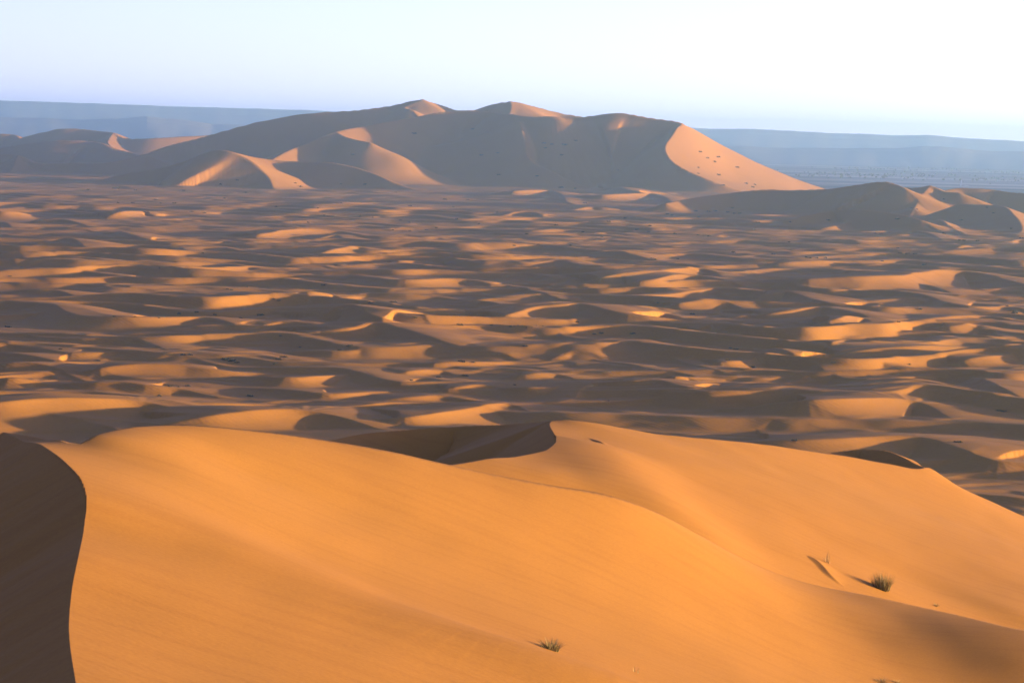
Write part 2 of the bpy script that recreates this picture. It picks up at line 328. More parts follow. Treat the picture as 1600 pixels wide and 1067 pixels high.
# crest lines of the dunes out in the field: tile, face height, points (as read off the photograph), taper flags
RIDGES = [
 (5,60,[(120,95),(200,90),(380,85),(560,95),(650,115),(760,150),(830,190)]),
 (5,40,[(300,195),(440,178),(570,178),(640,195),(760,205),(900,215),(1010,222)]),
 (5,70,[(780,190),(830,158),(960,165),(1110,160),(1300,155),(1580,150),(1750,165)]),
 (5,30,[(1080,108),(1200,145),(1350,152)]),
 (5,55,[(60,300),(150,285),(250,285),(340,290),(420,310),(490,345),(540,362)]),
 (5,105,[(-150,375),(0,370),(120,368),(240,372),(330,385),(400,425),(480,445),(600,455),(900,465),(1150,460),(1280,460),(1380,490),(1480,510),(1580,512),(1750,530)]),
 (5,55,[(40,545),(100,550),(180,572),(300,585),(500,590),(700,592),(800,600),(900,615),(1000,655),(1080,700),(1200,712),(1300,737),(1400,757),(1500,765)]),
 (5,40,[(700,582),(900,560),(1100,558),(1300,572),(1450,575),(1580,585),(1700,600)]),
 (5,60,[(-100,645),(0,640),(150,642),(280,655),(400,675),(640,678),(800,678),(960,682),(1040,705)]),
 (5,70,[(-100,680),(0,675),(100,682),(200,695),(300,720),(400,738),(560,742)]),
 (5,95,[(430,800),(560,790),(700,765),(850,750),(1000,752),(1150,760),(1300,780),(1450,797),(1580,806)]),
 (5,80,[(-120,760),(0,745),(100,738),(200,745),(300,768),(400,800),(450,835)]),
 (5,95,[(-120,850),(0,835),(120,835),(220,855),(310,885)]),
 (5,85,[(280,880),(450,868),(600,862),(750,862),(900,880),(1100,895),(1200,915),(1320,945)]),
 (5,130,[(-200,1020),(0,1000),(200,985),(400,970),(600,963),(800,962),(950,975),(1060,1000),(1200,1040),(1290,1060)]),
 (5,60,[(1000,1010),(1200,995),(1400,990),(1580,995),(1720,1010)]),
 (6,60,[(380,80),(430,55),(500,35),(600,22),(700,45),(770,70)]),
 (6,35,[(200,90),(330,85),(500,85),(700,100),(780,130)]),
 (6,40,[(780,132),(900,112),(1050,115),(1110,135)]),
 (6,30,[(0,150),(150,155),(300,160),(410,178)]),
 (6,75,[(500,215),(560,205),(700,210),(820,225),(1000,225),(1200,222),(1350,235),(1450,255),(1580,268)]),
 (6,40,[(40,245),(200,222),(380,220),(480,240)]),
 (6,75,[(200,330),(280,310),(350,300),(430,310),(500,325),(530,345)]),
 (6,50,[(520,335),(650,312),(800,308),(950,315),(1100,325),(1280,358)]),
 (6,65,[(1270,365),(1400,355),(1480,370),(1540,400),(1590,435)]),
 (6,45,[(160,402),(350,388),(500,382),(640,385),(800,395),(900,402),(1050,400),(1150,400),(1250,425),(1400,435),(1580,455)]),
 (6,115,[(400,470),(500,405),(560,390),(610,400),(680,430),(760,465),(860,485),(960,505)]),
 (6,55,[(-60,530),(0,520),(200,490),(400,480),(490,462)]),
 (6,115,[(230,590),(420,545),(560,530),(700,507),(800,512),(900,532),(1000,570),(1100,602),(1200,637),(1350,662),(1510,682)]),
 (6,55,[(1080,592),(1250,580),(1400,573),(1580,585),(1700,600)]),
 (6,40,[(960,555),(1200,540),(1400,525),(1580,525),(1750,535)]),
 (6,60,[(140,680),(350,662),(500,670),(700,672),(850,662),(930,655)]),
 (6,60,[(840,775),(950,742),(1050,750),(1150,745),(1300,738),(1580,735),(1700,745)]),
 (6,60,[(-100,770),(0,770),(200,765),(400,768),(550,775),(650,800),(750,830),(850,855),(1000,862),(1300,866),(1400,882),(1500,902),(1580,917)]),
 (6,55,[(820,820),(1000,785),(1100,780),(1180,790),(1260,825)]),
 (6,80,[(-80,830),(0,822),(100,825),(250,830),(450,820),(620,815)]),
 (6,60,[(-40,895),(60,895),(200,907),(350,926),(500,932),(700,917),(900,910)]),
 (6,70,[(1050,915),(1150,900),(1250,890),(1400,880),(1500,900),(1600,935)]),
 (6,55,[(700,985),(800,967),(1000,950),(1160,938),(1250,960),(1330,972),(1420,987)]),
 (6,60,[(-80,1040),(150,1030),(400,1028),(600,1005),(800,990),(1000,990),(1200,997)]),
 (7,100,[(440,240),(540,215),(650,190),(800,175),(900,170),(1000,165),(1100,152),(1180,162),(1260,185),(1340,235)]),
 (7,80,[(600,262),(760,250),(900,235),(980,207),(1010,200),(1150,200),(1280,230),(1400,265),(1520,282)]),
 (7,45,[(-80,262),(0,265),(100,285),(200,320),(330,350),(500,362),(640,368)]),
 (7,55,[(440,270),(500,300),(600,330),(720,332),(900,322),(1000,312),(1150,297),(1300,290),(1500,280),(1580,282),(1700,290)]),
 (7,115,[(-150,480),(0,450),(130,395),(250,385),(380,378),(460,372),(520,400),(600,425),(720,445),(900,465),(1050,482),(1150,490)]),
 (7,60,[(640,445),(680,430),(740,405),(850,398),(930,410),(1010,452)]),
 (7,75,[(930,405),(1000,385),(1100,365),(1250,360),(1330,375),(1400,395),(1470,432)]),
 (7,40,[(1300,475),(1450,450),(1580,440),(1700,440)]),
 (7,50,[(280,550),(450,527),(600,522),(800,522),(1000,530),(1130,545)]),
 (7,65,[(1120,545),(1160,520),(1210,505),(1270,515),(1300,545)]),
 (7,35,[(1060,568),(1200,572),(1350,565),(1500,580)]),
 (7,50,[(180,540),(300,570),(420,592),(520,602),(700,602),(830,605),(950,622),(1080,647)]),
 (7,30,[(840,605),(930,596),(1020,598),(1090,614)]),
 (7,75,[(-80,690),(0,680),(150,660),(300,645),(450,640),(540,640),(650,650),(820,680),(930,692)]),
 (7,55,[(220,728),(260,708),(320,692),(380,690),(450,704)]),
 (7,45,[(430,700),(520,730),(650,744),(750,757),(850,786),(950,800),(1060,807),(1150,836),(1300,857),(1450,868),(1580,888)]),
 (7,50,[(920,680),(1000,710),(1060,742),(1150,755),(1230,790),(1330,807),(1450,827),(1580,838)]),
 (7,75,[(1150,765),(1250,745),(1350,735),(1500,720),(1580,715),(1680,725)]),
 (7,115,[(370,985),(420,905),(480,877),(600,868),(750,865),(920,862),(1000,892),(1150,912),(1300,922),(1580,947),(1700,960)]),
 (7,85,[(910,870),(1000,837),(1080,825),(1140,845),(1175,885)]),
 (7,60,[(-60,830),(120,810),(270,810),(350,830),(430,862)]),
 (7,75,[(-150,905),(0,900),(200,905),(350,895),(470,875)]),
 (7,50,[(-80,990),(100,988),(300,985),(600,975),(920,970),(1050,987),(1200,1012),(1400,1037),(1520,1050)]),
 (8,115,[(-100,245),(0,235),(200,235),(400,220),(600,215),(800,205),(950,180),(1080,165),(1200,172),(1320,190),(1420,212),(1580,258),(1700,280)]),
 (8,50,[(-60,135),(60,125),(200,115),(380,115),(540,125),(610,148)]),
 (8,60,[(340,310),(450,298),(600,295),(750,292),(900,310),(980,332),(1080,367),(1200,390),(1400,397),(1580,382),(1700,375)]),
 (8,50,[(840,268),(920,260),(1000,265),(1080,290),(1160,328)]),
 (8,75,[(-150,335),(0,320),(100,302),(160,302),(230,335),(300,362),(400,387),(560,412),(700,417)]),
 (8,80,[(-150,460),(0,440),(150,420),(300,400),(370,395),(420,415),(520,430),(600,455),(650,475),(750,492),(900,507),(1100,522)]),
 (8,115,[(240,515),(400,492),(480,470),(540,436),(600,468),(660,530),(690,560)]),
 (8,55,[(680,505),(900,490),(1050,470),(1200,455),(1350,450),(1450,470),(1580,482),(1700,490)]),
 (8,85,[(940,545),(1060,520),(1200,510),(1300,510),(1380,545),(1450,592)]),
 (8,40,[(560,588),(700,597),(900,612),(1100,605),(1300,600),(1440,605)]),
 (8,85,[(280,660),(380,630),(450,612),(520,603),(560,620),(580,650)]),
 (8,105,[(-40,665),(30,645),(80,657),(150,692),(260,735)]),
 (8,105,[(340,705),(500,675),(700,650),(900,640),(1100,640),(1250,647),(1350,667),(1430,700)]),
 (8,60,[(370,738),(500,745),(650,747),(800,757),(900,767),(1000,777),(1120,785)]),
 (8,95,[(1100,760),(1180,732),(1250,715),(1400,705),(1580,700),(1720,710)]),
 (8,70,[(200,760),(260,742),(310,745),(350,785),(370,815)]),
 (8,65,[(140,865),(280,825),(400,820),(500,840),(700,842),(900,827),(1100,812),(1300,802),(1450,807),(1580,832)]),
 (8,140,[(1240,850),(1300,835),(1350,840),(1400,882),(1480,935),(1580,988),(1680,1030)]),
 (8,85,[(160,955),(330,922),(420,925),(500,940),(700,932),(900,922),(1100,922),(1230,942),(1300,970),(1400,1035)]),
 (8,190,[(-150,1030),(0,1002),(200,990),(400,975),(600,960),(750,958),(900,975),(1000,1012),(1080,1060),(1130,1110)]),
 # behind the near dunes
 (0,44,[(-160,655),(-60,640),(0,634),(65,627),(130,625),(210,627),(265,637),(305,650),(345,664)]),
 (0,44,[(230,676),(250,668),(280,661),(320,654),(380,645),(450,641),(500,646),(540,656),(580,671),(610,680)]),
 (0,32,[(560,662),(640,655),(700,643),(764,633),(800,631),(818,640),(838,654)]),
 (0,45,[(1080,700),(1220,692),(1300,688),(1400,683),(1450,686),(1500,704),(1550,719),(1600,725),(1680,735)]),
 # the flats nearer the great dune
 (2,50,[(-100,950),(50,930),(200,905),(350,900),(520,915),(620,935)]),
 (2,35,[(400,965),(470,930),(520,935),(560,975)]),
 (3,55,[(500,1050),(600,1030),(660,1038),(760,1060),(860,1090)]),
 (3,40,[(-100,680),(50,665),(200,658),(280,670),(330,700),(350,740)]),
 (3,40,[(560,660),(600,645),(640,632),(690,655),(750,668),(860,685)]),
 (3,45,[(380,700),(600,690),(800,680),(900,684),(960,712),(1010,745)]),
 (3,30,[(380,790),(440,765),(520,765),(700,785)]),
 (3,30,[(-60,820),(40,795),(120,795),(160,815),(250,825)]),
 (4,40,[(300,905),(450,875),(600,850),(680,850),(730,880)]),
 (4,30,[(800,935),(900,912),(960,915),(1080,975)]),
 (4,40,[(1150,1025),(1200,1003),(1240,998),(1290,1020)]),
 (1,60,[(-100,795),(0,790),(120,795),(200,815)]),
 (1,45,[(-60,860),(20,850),(60,870),(80,900)]),
 (1,45,[(200,865),(300,840),(380,838),(450,860),(560,888)]),
 (1,55,[(640,830),(760,795),(870,790),(960,820)]),
 (1,45,[(620,930),(760,915),(830,950),(950,970),(1080,980)]),
 (1,60,[(300,980),(400,955),(450,960),(500,990),(560,1040)]),
 (1,40,[(1080,1010),(1160,1020),(1180,1060)]),
]

# filler: small linked crescents everywhere
def barchans(x, y, lam, seed, amp):
    wob = .66 * lam * perlin(x / (1.15 * lam), y / (1.9 * lam), seed) + .22 * lam * perlin(x / (.55 * lam), y / (1.3 * lam), seed + 1) + .25 * lam * perlin(x / (4 * lam), y / (5 * lam), seed + 3)
    ph = (y + wob) / lam
    k = np.floor(ph); f = ph - k
    a = .19
    lee = np.clip(f / a, 0, 1) ** 1.35
    st = np.clip((1 - f) / (1 - a), 0, 1); st = st * st * (3 - 2 * st)
    prof = np.where(f < a, lee, st)
    am = np.clip(.85 + .75 * perlin(x / (2.4 * lam) + 7.3 * k, y / (9 * lam) + k * 3.1, seed + 2), .22, 1.4)
    return amp * am * prof
mfill = (1 - .35 * sstep(1300, 2200, RR)) * (1 - .5 * sstep(2350, 2900, RR)) * np.clip(.95 + .7 * perlin(GX / 330, GY / 420, 47), .35, 1.3)
fill = barchans(GX, GY, 66, 11, 4.0) * mfill
fill2 = barchans(GX * .94 + GY * .22, GY * .97 - GX * .2, 38, 21, 1.5)
fill3 = barchans(GX * .97 - GY * .15, GY, 17, 25, .42) * (1 - sstep(1800, 2600, RR))
Z = smax(fill, fill2 * (.35 + .65 * mfill), .6) + fill3 + 1.3 * perlin(GX / 120, GY / 160, 31) + .6 * perlin(GX / 45, GY / 60, 32)
Z = Z * sstep(300, 650, RR) + base_z(RR)

def stamp(line, h_of, margin, k, Z):      # line: x, y, value columns
    m = margin
    x0, y0 = line[:, 0], line[:, 1]
    r = np.hypot(x0, y0); t = np.arctan2(x0, y0)
    a0 = max(0, int(np.searchsorted(lr, math.log(max(r.min() - m, RA)))) - 1); a1 = min(NR, int(np.searchsorted(lr, math.log(r.max() + m))) + 1)
    dt = m / max(r.min(), 1)
    b0 = max(0, int(np.searchsorted(tt, t.min() - dt)) - 1); b1 = min(NT, int(np.searchsorted(tt, t.max() + dt)) + 1)
    if a1 - a0 < 2 or b1 - b0 < 2: return
    X = GX[a0:a1, b0:b1]; Y = GY[a0:a1, b0:b1]
    d, s, val = nearest(X, Y, line)
    Z[a0:a1, b0:b1] = h_of(d, s, val, Z[a0:a1, b0:b1], X, Y)

for tl, hz, pts in RIDGES:
    px = np.array([TL[tl](*p) for p in pts])
    seg = np.hypot(*np.diff(px, axis=0).T); L = np.concatenate([[0], np.cumsum(seg)]) / seg.sum()
    # resample in the drawing so the taper is smooth
    q = spline(np.column_stack([px, L]), 6.0)
    w = np.sin(np.pi * np.clip(q[:, 2], 0, 1) ** .78) ** 1.05
    hp = (.92 * hz / (3.9525 if tl else 1.0)) * (.28 + .72 * w)
    rows = []
    for (u, v, _), h in zip(q, hp):
        d = ray(u, v); dep = -d[2]
        D = H / max(dep, .008); hm = 1.0
        for it in range(25):
            hm = h * D / F / (1 + H / D / .55)
            zt = base_z(D) + hm
            D = .5 * D + .5 * (H - zt) / dep
        rows.append((d[0] * D, D, hm))
    line = np.array(rows)
    for _ in range(6): line[1:-1] = .25 * line[:-2] + .5 * line[1:-1] + .25 * line[2:]
    noses = []
    for a_, b_ in ((line[0], line[min(6, len(line) - 1)]), (line[-1], line[-min(7, len(line))])):     # every crest dies out in a long rounded nose
        t_ = a_[:2] - b_[:2]; t_ = t_ / (np.linalg.norm(t_) + 1e-6); t_ = t_ + [.6 * np.sign(t_[0] or 1), 0]; t_ /= np.linalg.norm(t_)
        k_ = np.linspace(0, 1, 9)[1:, None]
        noses.append(np.column_stack([a_[:2] + t_ * k_ * (7 * a_[2] + 5), a_[2] * np.cos(k_ * np.pi / 2) ** 1.5]))
    line = np.vstack([noses[0][::-1], line, noses[1]])
    line[:, 1] += np.minimum(3.5, .004 * line[:, 1]) * perlin(line[:, 0] / 26, line[:, 1] / 60, 43)
    line = spline(line[np.r_[0:len(line) - 1:3, len(line) - 1]], 2.2)
    hmax = line[:, 2].max()
    def field_ridge(d, s, val, Zc, X, Y):
        h = val[:, :, 0]
        wig = 1 + .25 * perlin(X / 30, Y / 30, 41)
        lee = h * np.exp(-.60 * d / (h + .15)) - .02 * d
        wst = (10 * h + 9) * wig
        x = np.clip(d / wst, 0, 1)
        st = h * (1 - x) ** 2 * (1 + 2 * x)
        hh = np.where(s < 0, lee, st)
        return smax(Zc, hh + .25 * (Zc - base_z(np.hypot(X, Y))) + base_z(np.hypot(X, Y)), .3 + .04 * hmax)
    stamp(line, field_ridge, hmax * 12 + 16, .5, Z)

# ridges of the great dune, the foothills and the low ridges by the horizon: points (u, v, D), slope on the right-hand side of travel, on the left-hand side, foot
GREAT = np.full(Z.shape, -60.0)
FOOT = np.full(Z.shape, -60.0)
def big(G, pts, sr, sl, k=8.0, cap=.0, step=4.0):
    line = spline(catm(pts), step)
    def f(d, s, val, Zc, X, Y):
        sl_ = np.where(s < 0, sr, sl)
        z = val[:, :, 0] - sl_ * d
        if cap:
            e = line[-1, :2] - line[-3, :2]; e = e / np.linalg.norm(e)
            z = z - cap * np.maximum(0, (X - line[-1, 0]) * e[0] + (Y - line[-1, 1]) * e[1])
        return smax(Zc, z, k)
    zmax = line[:, 2].max() + 12
    stamp(line, f, zmax / min(sr, sl) + 30, k, G)

big(GREAT, [(150,262,4150),(205,248,4200),(260,228,4260),(320,212,4300),(400,191,4330),(450,181,4340),(500,174.5,4350),(560,172,4370),(600,169,4400)], .55, .45, 6)
big(GREAT, [(560,173,4420),(610,166,4440),(640,158,4450),(660,154.2,4450)], .50, .45, 3)
big(GREAT, [(660,154.2,4450),(645,161,4425),(632,168,4400),(641,173,4360)], .50, .42, 2.5)
big(GREAT, [(660,154.2,4450),(690,163,4480),(716,171.5,4500),(740,173,4500)], .36, .6, 3)
big(GREAT, [(735,172,4480),(775,160.5,4480),(797,158,4470)], .50, .45, 3)
big(GREAT, [(797,158,4470),(799,165,4440),(796,176,4400),(790,185,4370)], .50, .40, 2.5)
big(GREAT, [(797,158,4470),(808,158.5,4480),(835,166,4500),(870,175.5,4510),(905,182,4500)], .34, .6, 3)
# main front crest
big(GREAT, [(426,243,3700),(450,233,3760),(480,224,3820),(520,213,3880),(560,203,3950),(600,195,4000),(630,187,4040),(662,180,4070),(690,173.5,4090),(715,171.5,4100),(740,172,4100),(768,175,4090),(785,180,4060),(800,184.5,4030)], .46, .35, 7)
big(GREAT, [(800,184.5,4030),(825,188,4000),(850,190,3980),(876,186.5,3980),(901,181.5,3990),(927,178,4000),(952,175.5,4000),(977,177,4000),(1002,182,3990),(1028,186,3980),(1053,189.5,3970),(1066,193.5,3960)], .47, .45, 7, cap=.6)
# the sunlit flank: a sheet between the curved crest and the skyline, dropping to the shaded front on one side
FL_crest = [(1185,305,3690),(1175,303,3690),(1154,298,3688),(1129,291,3693),(1104,282,3703),(1078,272,3720),(1053,258,3745),(1042,246,3770),(1037,234,3800),(1040,223,3838),(1048,212,3880),(1056,201,3925),(1066,193.5,3960)]
FL_sky = [(1066,193.5,3960),(1090,206,4010),(1130,228,4070),(1180,254,4130),(1230,275,4180),(1285,294,4220),(1340,308,4250)]
FL_in = [(1100,245,3880),(1150,275,3900),(1220,300,3900),(1300,325,3950)]
flc = spline(catm(FL_crest), 2.5); fls = spline(catm(FL_sky), 4)
perF = np.vstack([flc, fls[1:]])
zF = tps(np.vstack([catm(FL_crest), catm(FL_sky)[1:], catm(FL_in)]) * [.02, .02, 1], .003)
perF[:, 2] = zF(perF[:, 0] * .02, perF[:, 1] * .02)
a0, a1 = np.searchsorted(lr, [math.log(3300), math.log(4700)]); b0, b1 = np.searchsorted(tt, np.radians([1.0, 12.0]))
xs, ys = GX[a0:a1, b0:b1], GY[a0:a1, b0:b1]
zz = zF(xs * .02, ys * .02)
out = ~in_poly(xs, ys, np.vstack([perF[:, :2], [[1200, 4200], [1200, 3500], [perF[0, 0] + 60, 3600]]]))
d, s_, val = nearest(xs[out], ys[out], perF)
zz[out] = val[:, 0] - .60 * d
GREAT[a0:a1, b0:b1] = smax(GREAT[a0:a1, b0:b1], np.maximum(zz, -60), 2.0)
# spur on the front face
big(GREAT, [(812,195,3975),(816,208,3930),(820,225,3882),(824,245,3836),(834,257,3810),(855,268,3780),(885,281,3750),(915,291.5,3730),(935,297,3722)], .26, .55, 3)
big(GREAT, [(985,330,3500),(1000,312,3560),(1040,306,3600)], .2, .2, 4)
big(GREAT, [(525,213,3890),(545,222,3830),(580,225,3800)], .4, .4, 5)
# foothills
big(FOOT, [(120,292,3250),(152,282,3300),(215,268,3330),(253,261.5,3340),(291,251,3340),(320,239,3330),(340,234,3320),(359,236.5,3310),(378,244,3300),(398,256,3280),(418,275,3250),(428,296,3200)], .38, .30, 12)
big(FOOT, [(365,238,3350),(400,246,3400),(425,249.5,3420),(476,253.5,3420),(514,255,3400),(552,260.5,3380),(577,268,3360),(602,279,3330),(628,289,3310),(653,297,3290),(700,304,3270)], .42, .40, 6)
# left, towards the horizon
big(FOOT, [(-80,205,5600),(0,209,5500),(20,210,5500),(31,217,5450)], .4, .3, 5)
big(FOOT, [(20,222,5400),(43,212.5,5400),(71,206,5400),(94,201.5,5400),(126,201.5,5400),(157,205,5380),(177,208,5350),(187,214,5320),(202,217.5,5300),(240,216.5,5300),(291,213.5,5350),(330,211,5400)], .40, .35, 5)
big(FOOT, [(177,208,5350),(172,214,5300),(168,223,5240),(178,232,5150),(190,238,5080)], .5, .36, 2)
big(FOOT, [(-60,236,4700),(0,231,4700),(38,224.5,4700),(76,219.5,4700),(106,219.5,4700),(142,221.5,4700),(162,225,4680),(180,232,4660),(215,240,4640)], .42, .35, 5)
big(FOOT, [(-80,240,4000),(0,240,4000),(15,239.2,4000),(28,241.5,3990),(42,249.5,3960),(56,255,3930)], .45, .34, 4)
big(FOOT, [(28,241.5,3990),(25,248,3940),(22,258,3880),(15,268,3800)], .5, .38, 2)
big(FOOT, [(56,255,3930),(83,254.5,3930),(126,254.5,3930),(164,253.5,3920),(192,248.5,3950),(225,240,4020)], .38, .35, 5)
big(FOOT, [(-60,287,3350),(33,287,3350),(71,280.5,3380),(101,279.5,3380),(150,282,3350)], .34, .3, 4)
# the low ridge by the plain
big(FOOT, [(1040,318,2650),(1080,311,2720),(1130,304,2780),(1200,297.5,2800),(1238,297.5,2800),(1296,296,2780),(1321,292,2760),(1352,287,2750),(1372,284.3,2740),(1387,284.5,2735),(1402,289,2725),(1416,295,2700)], .36, .34, 6)
big(FOOT, [(1390,292,2800),(1423,292.5,2800),(1440,291.5,2790),(1453,289.5,2780),(1463,292.5,2770),(1476,298,2750),(1499,300,2730)], .36, .34, 5)
big(FOOT, [(1453,289.5,2780),(1444,300,2730),(1436,312,2680),(1428,325,2620)], .30, .33, 3)
big(FOOT, [(1476,297.5,2980),(1499,294,3000),(1529,295,3000),(1554,297.5,3000),(1580,302,2980),(1640,304,2950)], .34, .3, 5)
big(FOOT, [(1466,342,2350),(1473,344,2320),(1482,352,2270),(1492,359,2220),(1504,366,2170)], .4, .34, 2.5)
big(FOOT, [(1500,318,2560),(1560,322,2500),(1585,336,2400),(1594,346,2330),(1597,358,2260),(1592,368,2200)], .38, .34, 4)
big(FOOT, [(1230,345,2280),(1300,331,2330),(1340,328,2320),(1400,335,2280),(1440,345,2230)], .30, .25, 4)

undul = 1.6 * perlin(GX / 75, GY / 110, 51) + 3.0 * perlin(GX / 190, GY / 260, 52)
cmax = GREAT.max(0)[None, :]
face = sstep(2, 28, cmax - GREAT) * sstep(0, 25, GREAT)
face[a0:a1, b0:b1] *= out
undul = undul + face * (9 * perlin(GX / 150, GY / 420, 53) + 3.5 * perlin(GX / 60, GY / 200, 54))
Zf = Z.copy()
fade = 1 - sstep(4700, 5900, RR)
side = sstep(math.radians(4.5), math.radians(8), TT) * sstep(2900, 3300, RR)
fade = fade * (1 - side)
Zf = Zf * fade + (1 - fade) * np.where(side > 0, -26.0, -7)
mg = GREAT + undul * sstep(0, 20, GREAT)
mf = FOOT + undul * .6 * sstep(0, 15, FOOT)
Z = smax(smax(Zf, mg, 7), mf, 5)
# a light blur takes the stair steps off the crests
for ax in (1,):
    Z = .25 * np.roll(Z, 1, ax) + .5 * Z + .25 * np.roll(Z, -1, ax)
co = np.stack([GX, GY, Z], -1).reshape(-1, 3)
ff = grid_faces(NR, NT)
region = np.zeros(Z.shape, int)
region[(mf > Zf + 1.0)] = 2
region[(mg > np.maximum(Zf, mf) + 1.0)] = 1
reg = region.ravel()[ff].max(1)
inner = (ff[:, 0] % NT > 1) & (ff[:, 0] % NT < NT - 3) & (ff[:, 0] // NT > 1) & (ff[:, 0] // NT < NR - 3)
for r, nm in ((0, 'dune_field'), (1, 'great_dune'), (2, 'low_dunes')):
    tag(mesh_obj(nm, co, ff[(reg == r) & inner], M_FAR), kind='structure')

# ------------------------------------------------------------------ plain and mountains
def plain_mat():
    m, nt, b = new_mat('gravel_plain')
    b.inputs['Roughness'].default_value = 1; b.inputs['Specular IOR Level'].default_value = 0
    geo = N(nt, 'ShaderNodeNewGeometry')
    mp = N(nt, 'ShaderNodeMapping'); mp.inputs['Scale'].default_value = (.00035, .0022, .001)
    nt.links.new(geo.outputs['Position'], mp.inputs['Vector'])
    n = noise_node(nt, mp.outputs[0], 1.0, 8, .68)
    r = N(nt, 'ShaderNodeValToRGB'); nt.links.new(n.outputs['Fac'], r.inputs['Fac'])
    e = r.color_ramp.elements
    e[0].position = .36; e[0].color = (.11, .10, .09, 1); e[1].position = .66; e[1].color = (.55, .49, .42, 1)
    x = e.new(.5); x.color = (.22, .195, .17, 1)
    nt.links.new(r.outputs['Color'], b.inputs['Base Color'])
    return m
M_PLAIN = plain_mat()
pr = np.geomspace(2950, 17300, 60); pt = np.radians(np.linspace(-32, 32, 120))
PT, PR = np.meshgrid(pt, pr)
PX, PY = PR * np.sin(PT), PR * np.cos(PT)
PZ = -14 + 3 * perlin(PX / 3000, PY / 3000, 61)
pl = np.stack([PX, PY, PZ], -1).reshape(-1, 3)
pf = grid_faces(60, 120)
# inner disc, so the sheet runs under the whole desert as well
ring = np.radians(np.linspace(0, 360, 73)[:-1]); nb = len(pl)
tag(mesh_obj('plain', pl, pf, M_PLAIN), kind='structure')
rr2 = np.array([1.0, 150, 1500, 8000]); A2, R2 = np.meshgrid(np.radians(np.linspace(0, 360, 91)), rr2)
gco = np.stack([R2 * np.sin(A2), R2 * np.cos(A2), np.full(A2.shape, -32.0)], -1).reshape(-1, 3)
tag(mesh_obj('ground', gco, grid_faces(4, 91), M_FAR), kind='structure')

def rock_mat():
    m, nt, b = new_mat('far_rock')
    b.inputs['Roughness'].default_value = 1; b.inputs['Specular IOR Level'].default_value = 0
    geo = N(nt, 'ShaderNodeNewGeometry')
    n = noise_node(nt, geo.outputs['Position'], .0012, 6, .6)
    r = N(nt, 'ShaderNodeValToRGB'); nt.links.new(n.outputs['Fac'], r.inputs['Fac'])
    r.color_ramp.elements[0].color = (.16, .15, .145, 1); r.color_ramp.elements[1].color = (.34, .32, .31, 1)
    nt.links.new(r.outputs['Color'], b.inputs['Base Color'])
    return m
M_ROCK = rock_mat()
def mountain(name, D, sky, depth, seed, rough):
    # a table mountain: skyline (u, v) at distance D, a scarp down to the plain, a long back
    us = np.arange(-700, 2301, 5.0)
    ku, kv = zip(*sky)
    vs = np.interp(us, ku, kv)
    vs = vs + rough * (perlin(us / 60, us * 0 + seed, seed) + .5 * perlin(us / 23, us * 0 + seed, seed + 1))
    prof = [(-depth, 0.0), (-depth * .62, .16), (-depth * .36, .42), (-depth * .2, .66), (-depth * .1, .80), (-depth * .045, .96), (0, 1.0), (depth * .5, 1.0), (depth * 1.3, .97), (depth * 1.8, .0)]
    rows = []
    for off, fr in prof:
        r = []
        for u, v in zip(us, vs):
            p = P(u, v, D); top = max(p[2], -10)
            gul = (1 - fr) * .9 + .1
            o = off * (1 + .14 * gul * float(perlin(np.array([u / 45]), np.array([seed + .0]), seed + 5)[0]))
            s = (D + o) / D
            r.append((p[0] * s, D + o, -18 + (top + 18) * fr))
        rows.append(r)
    c = np.array(rows).reshape(-1, 3)
    return tag(mesh_obj(name, c, grid_faces(len(prof), len(us)), M_ROCK, smooth=False), kind='structure')
mountain('mountains', 15000, [(-700,140),(0,157.5),(60,159),(130,161.5),(300,167.5),(470,172),(700,182),(1090,200.5),(1200,203),(1320,209),(1380,211),(1450,211.5),(1490,215),(1590,220.5),(2300,246)], 1300, 71, .9)
mountain('hills', 11500, [(-700,178),(0,183),(60,184),(130,188),(180,186),(230,182),(280,187),(330,193),(470,200),(700,206),(1090,226),(1200,231),(1300,232),(1400,232),(1440,229),(1490,231),(1560,237),(1700,241),(2300,262)], 900, 81, 1.2)


# ------------------------------------------------------------------ plants
def plant_mat(name, c0, c1):
    m, nt, b = new_mat(name)
    b.inputs['Roughness'].default_value = .8; b.inputs['Specular IOR Level'].default_value = .2
    oi = N(nt, 'ShaderNodeNewGeometry')
    r = N(nt, 'ShaderNodeValToRGB'); nt.links.new(oi.outputs['Random Per Island'], r.inputs['Fac'])
    r.color_ramp.elements[0].color = c0 + (1,); r.color_ramp.elements[1].color = c1 + (1,)
    nt.links.new(r.outputs['Color'], b.inputs['Base Color'])
    return m
M_GREEN = plant_mat('green_blade', (.042, .045, .014), (.14, .13, .04))
M_DRY = plant_mat('dry_blade', (.24, .17, .07), (.46, .34, .16))
M_SCRUB = plant_mat('scrub_leaf', (.045, .042, .025), (.12, .10, .055))

def ground_hit(u, v, fn=None, d0=30, d1=260):
    d = ray(u, v)
    if fn is not None:
        D = np.arange(d0, d1, .05)
        zr = H + d[2] * D
        zg = fn(d[0] * D[None, :], D[None, :])[0]
        k = np.argmax(zr < zg)
        return np.array([d[0] * D[k], D[k], zg[k]])
    t = math.atan2(d[0], 1.0); c = int(np.clip(np.searchsorted(tt, t), 1, NT - 2))
    r = RR[:, c]; hr = math.hypot(d[0], 1.0)
    zr = H + d[2] * r / hr
    ok = np.nonzero(zr < Z[:, c])[0]
    k = ok[0] if len(ok) else NR - 5
    return np.array([GX[k, c], GY[k, c], Z[k, c]])

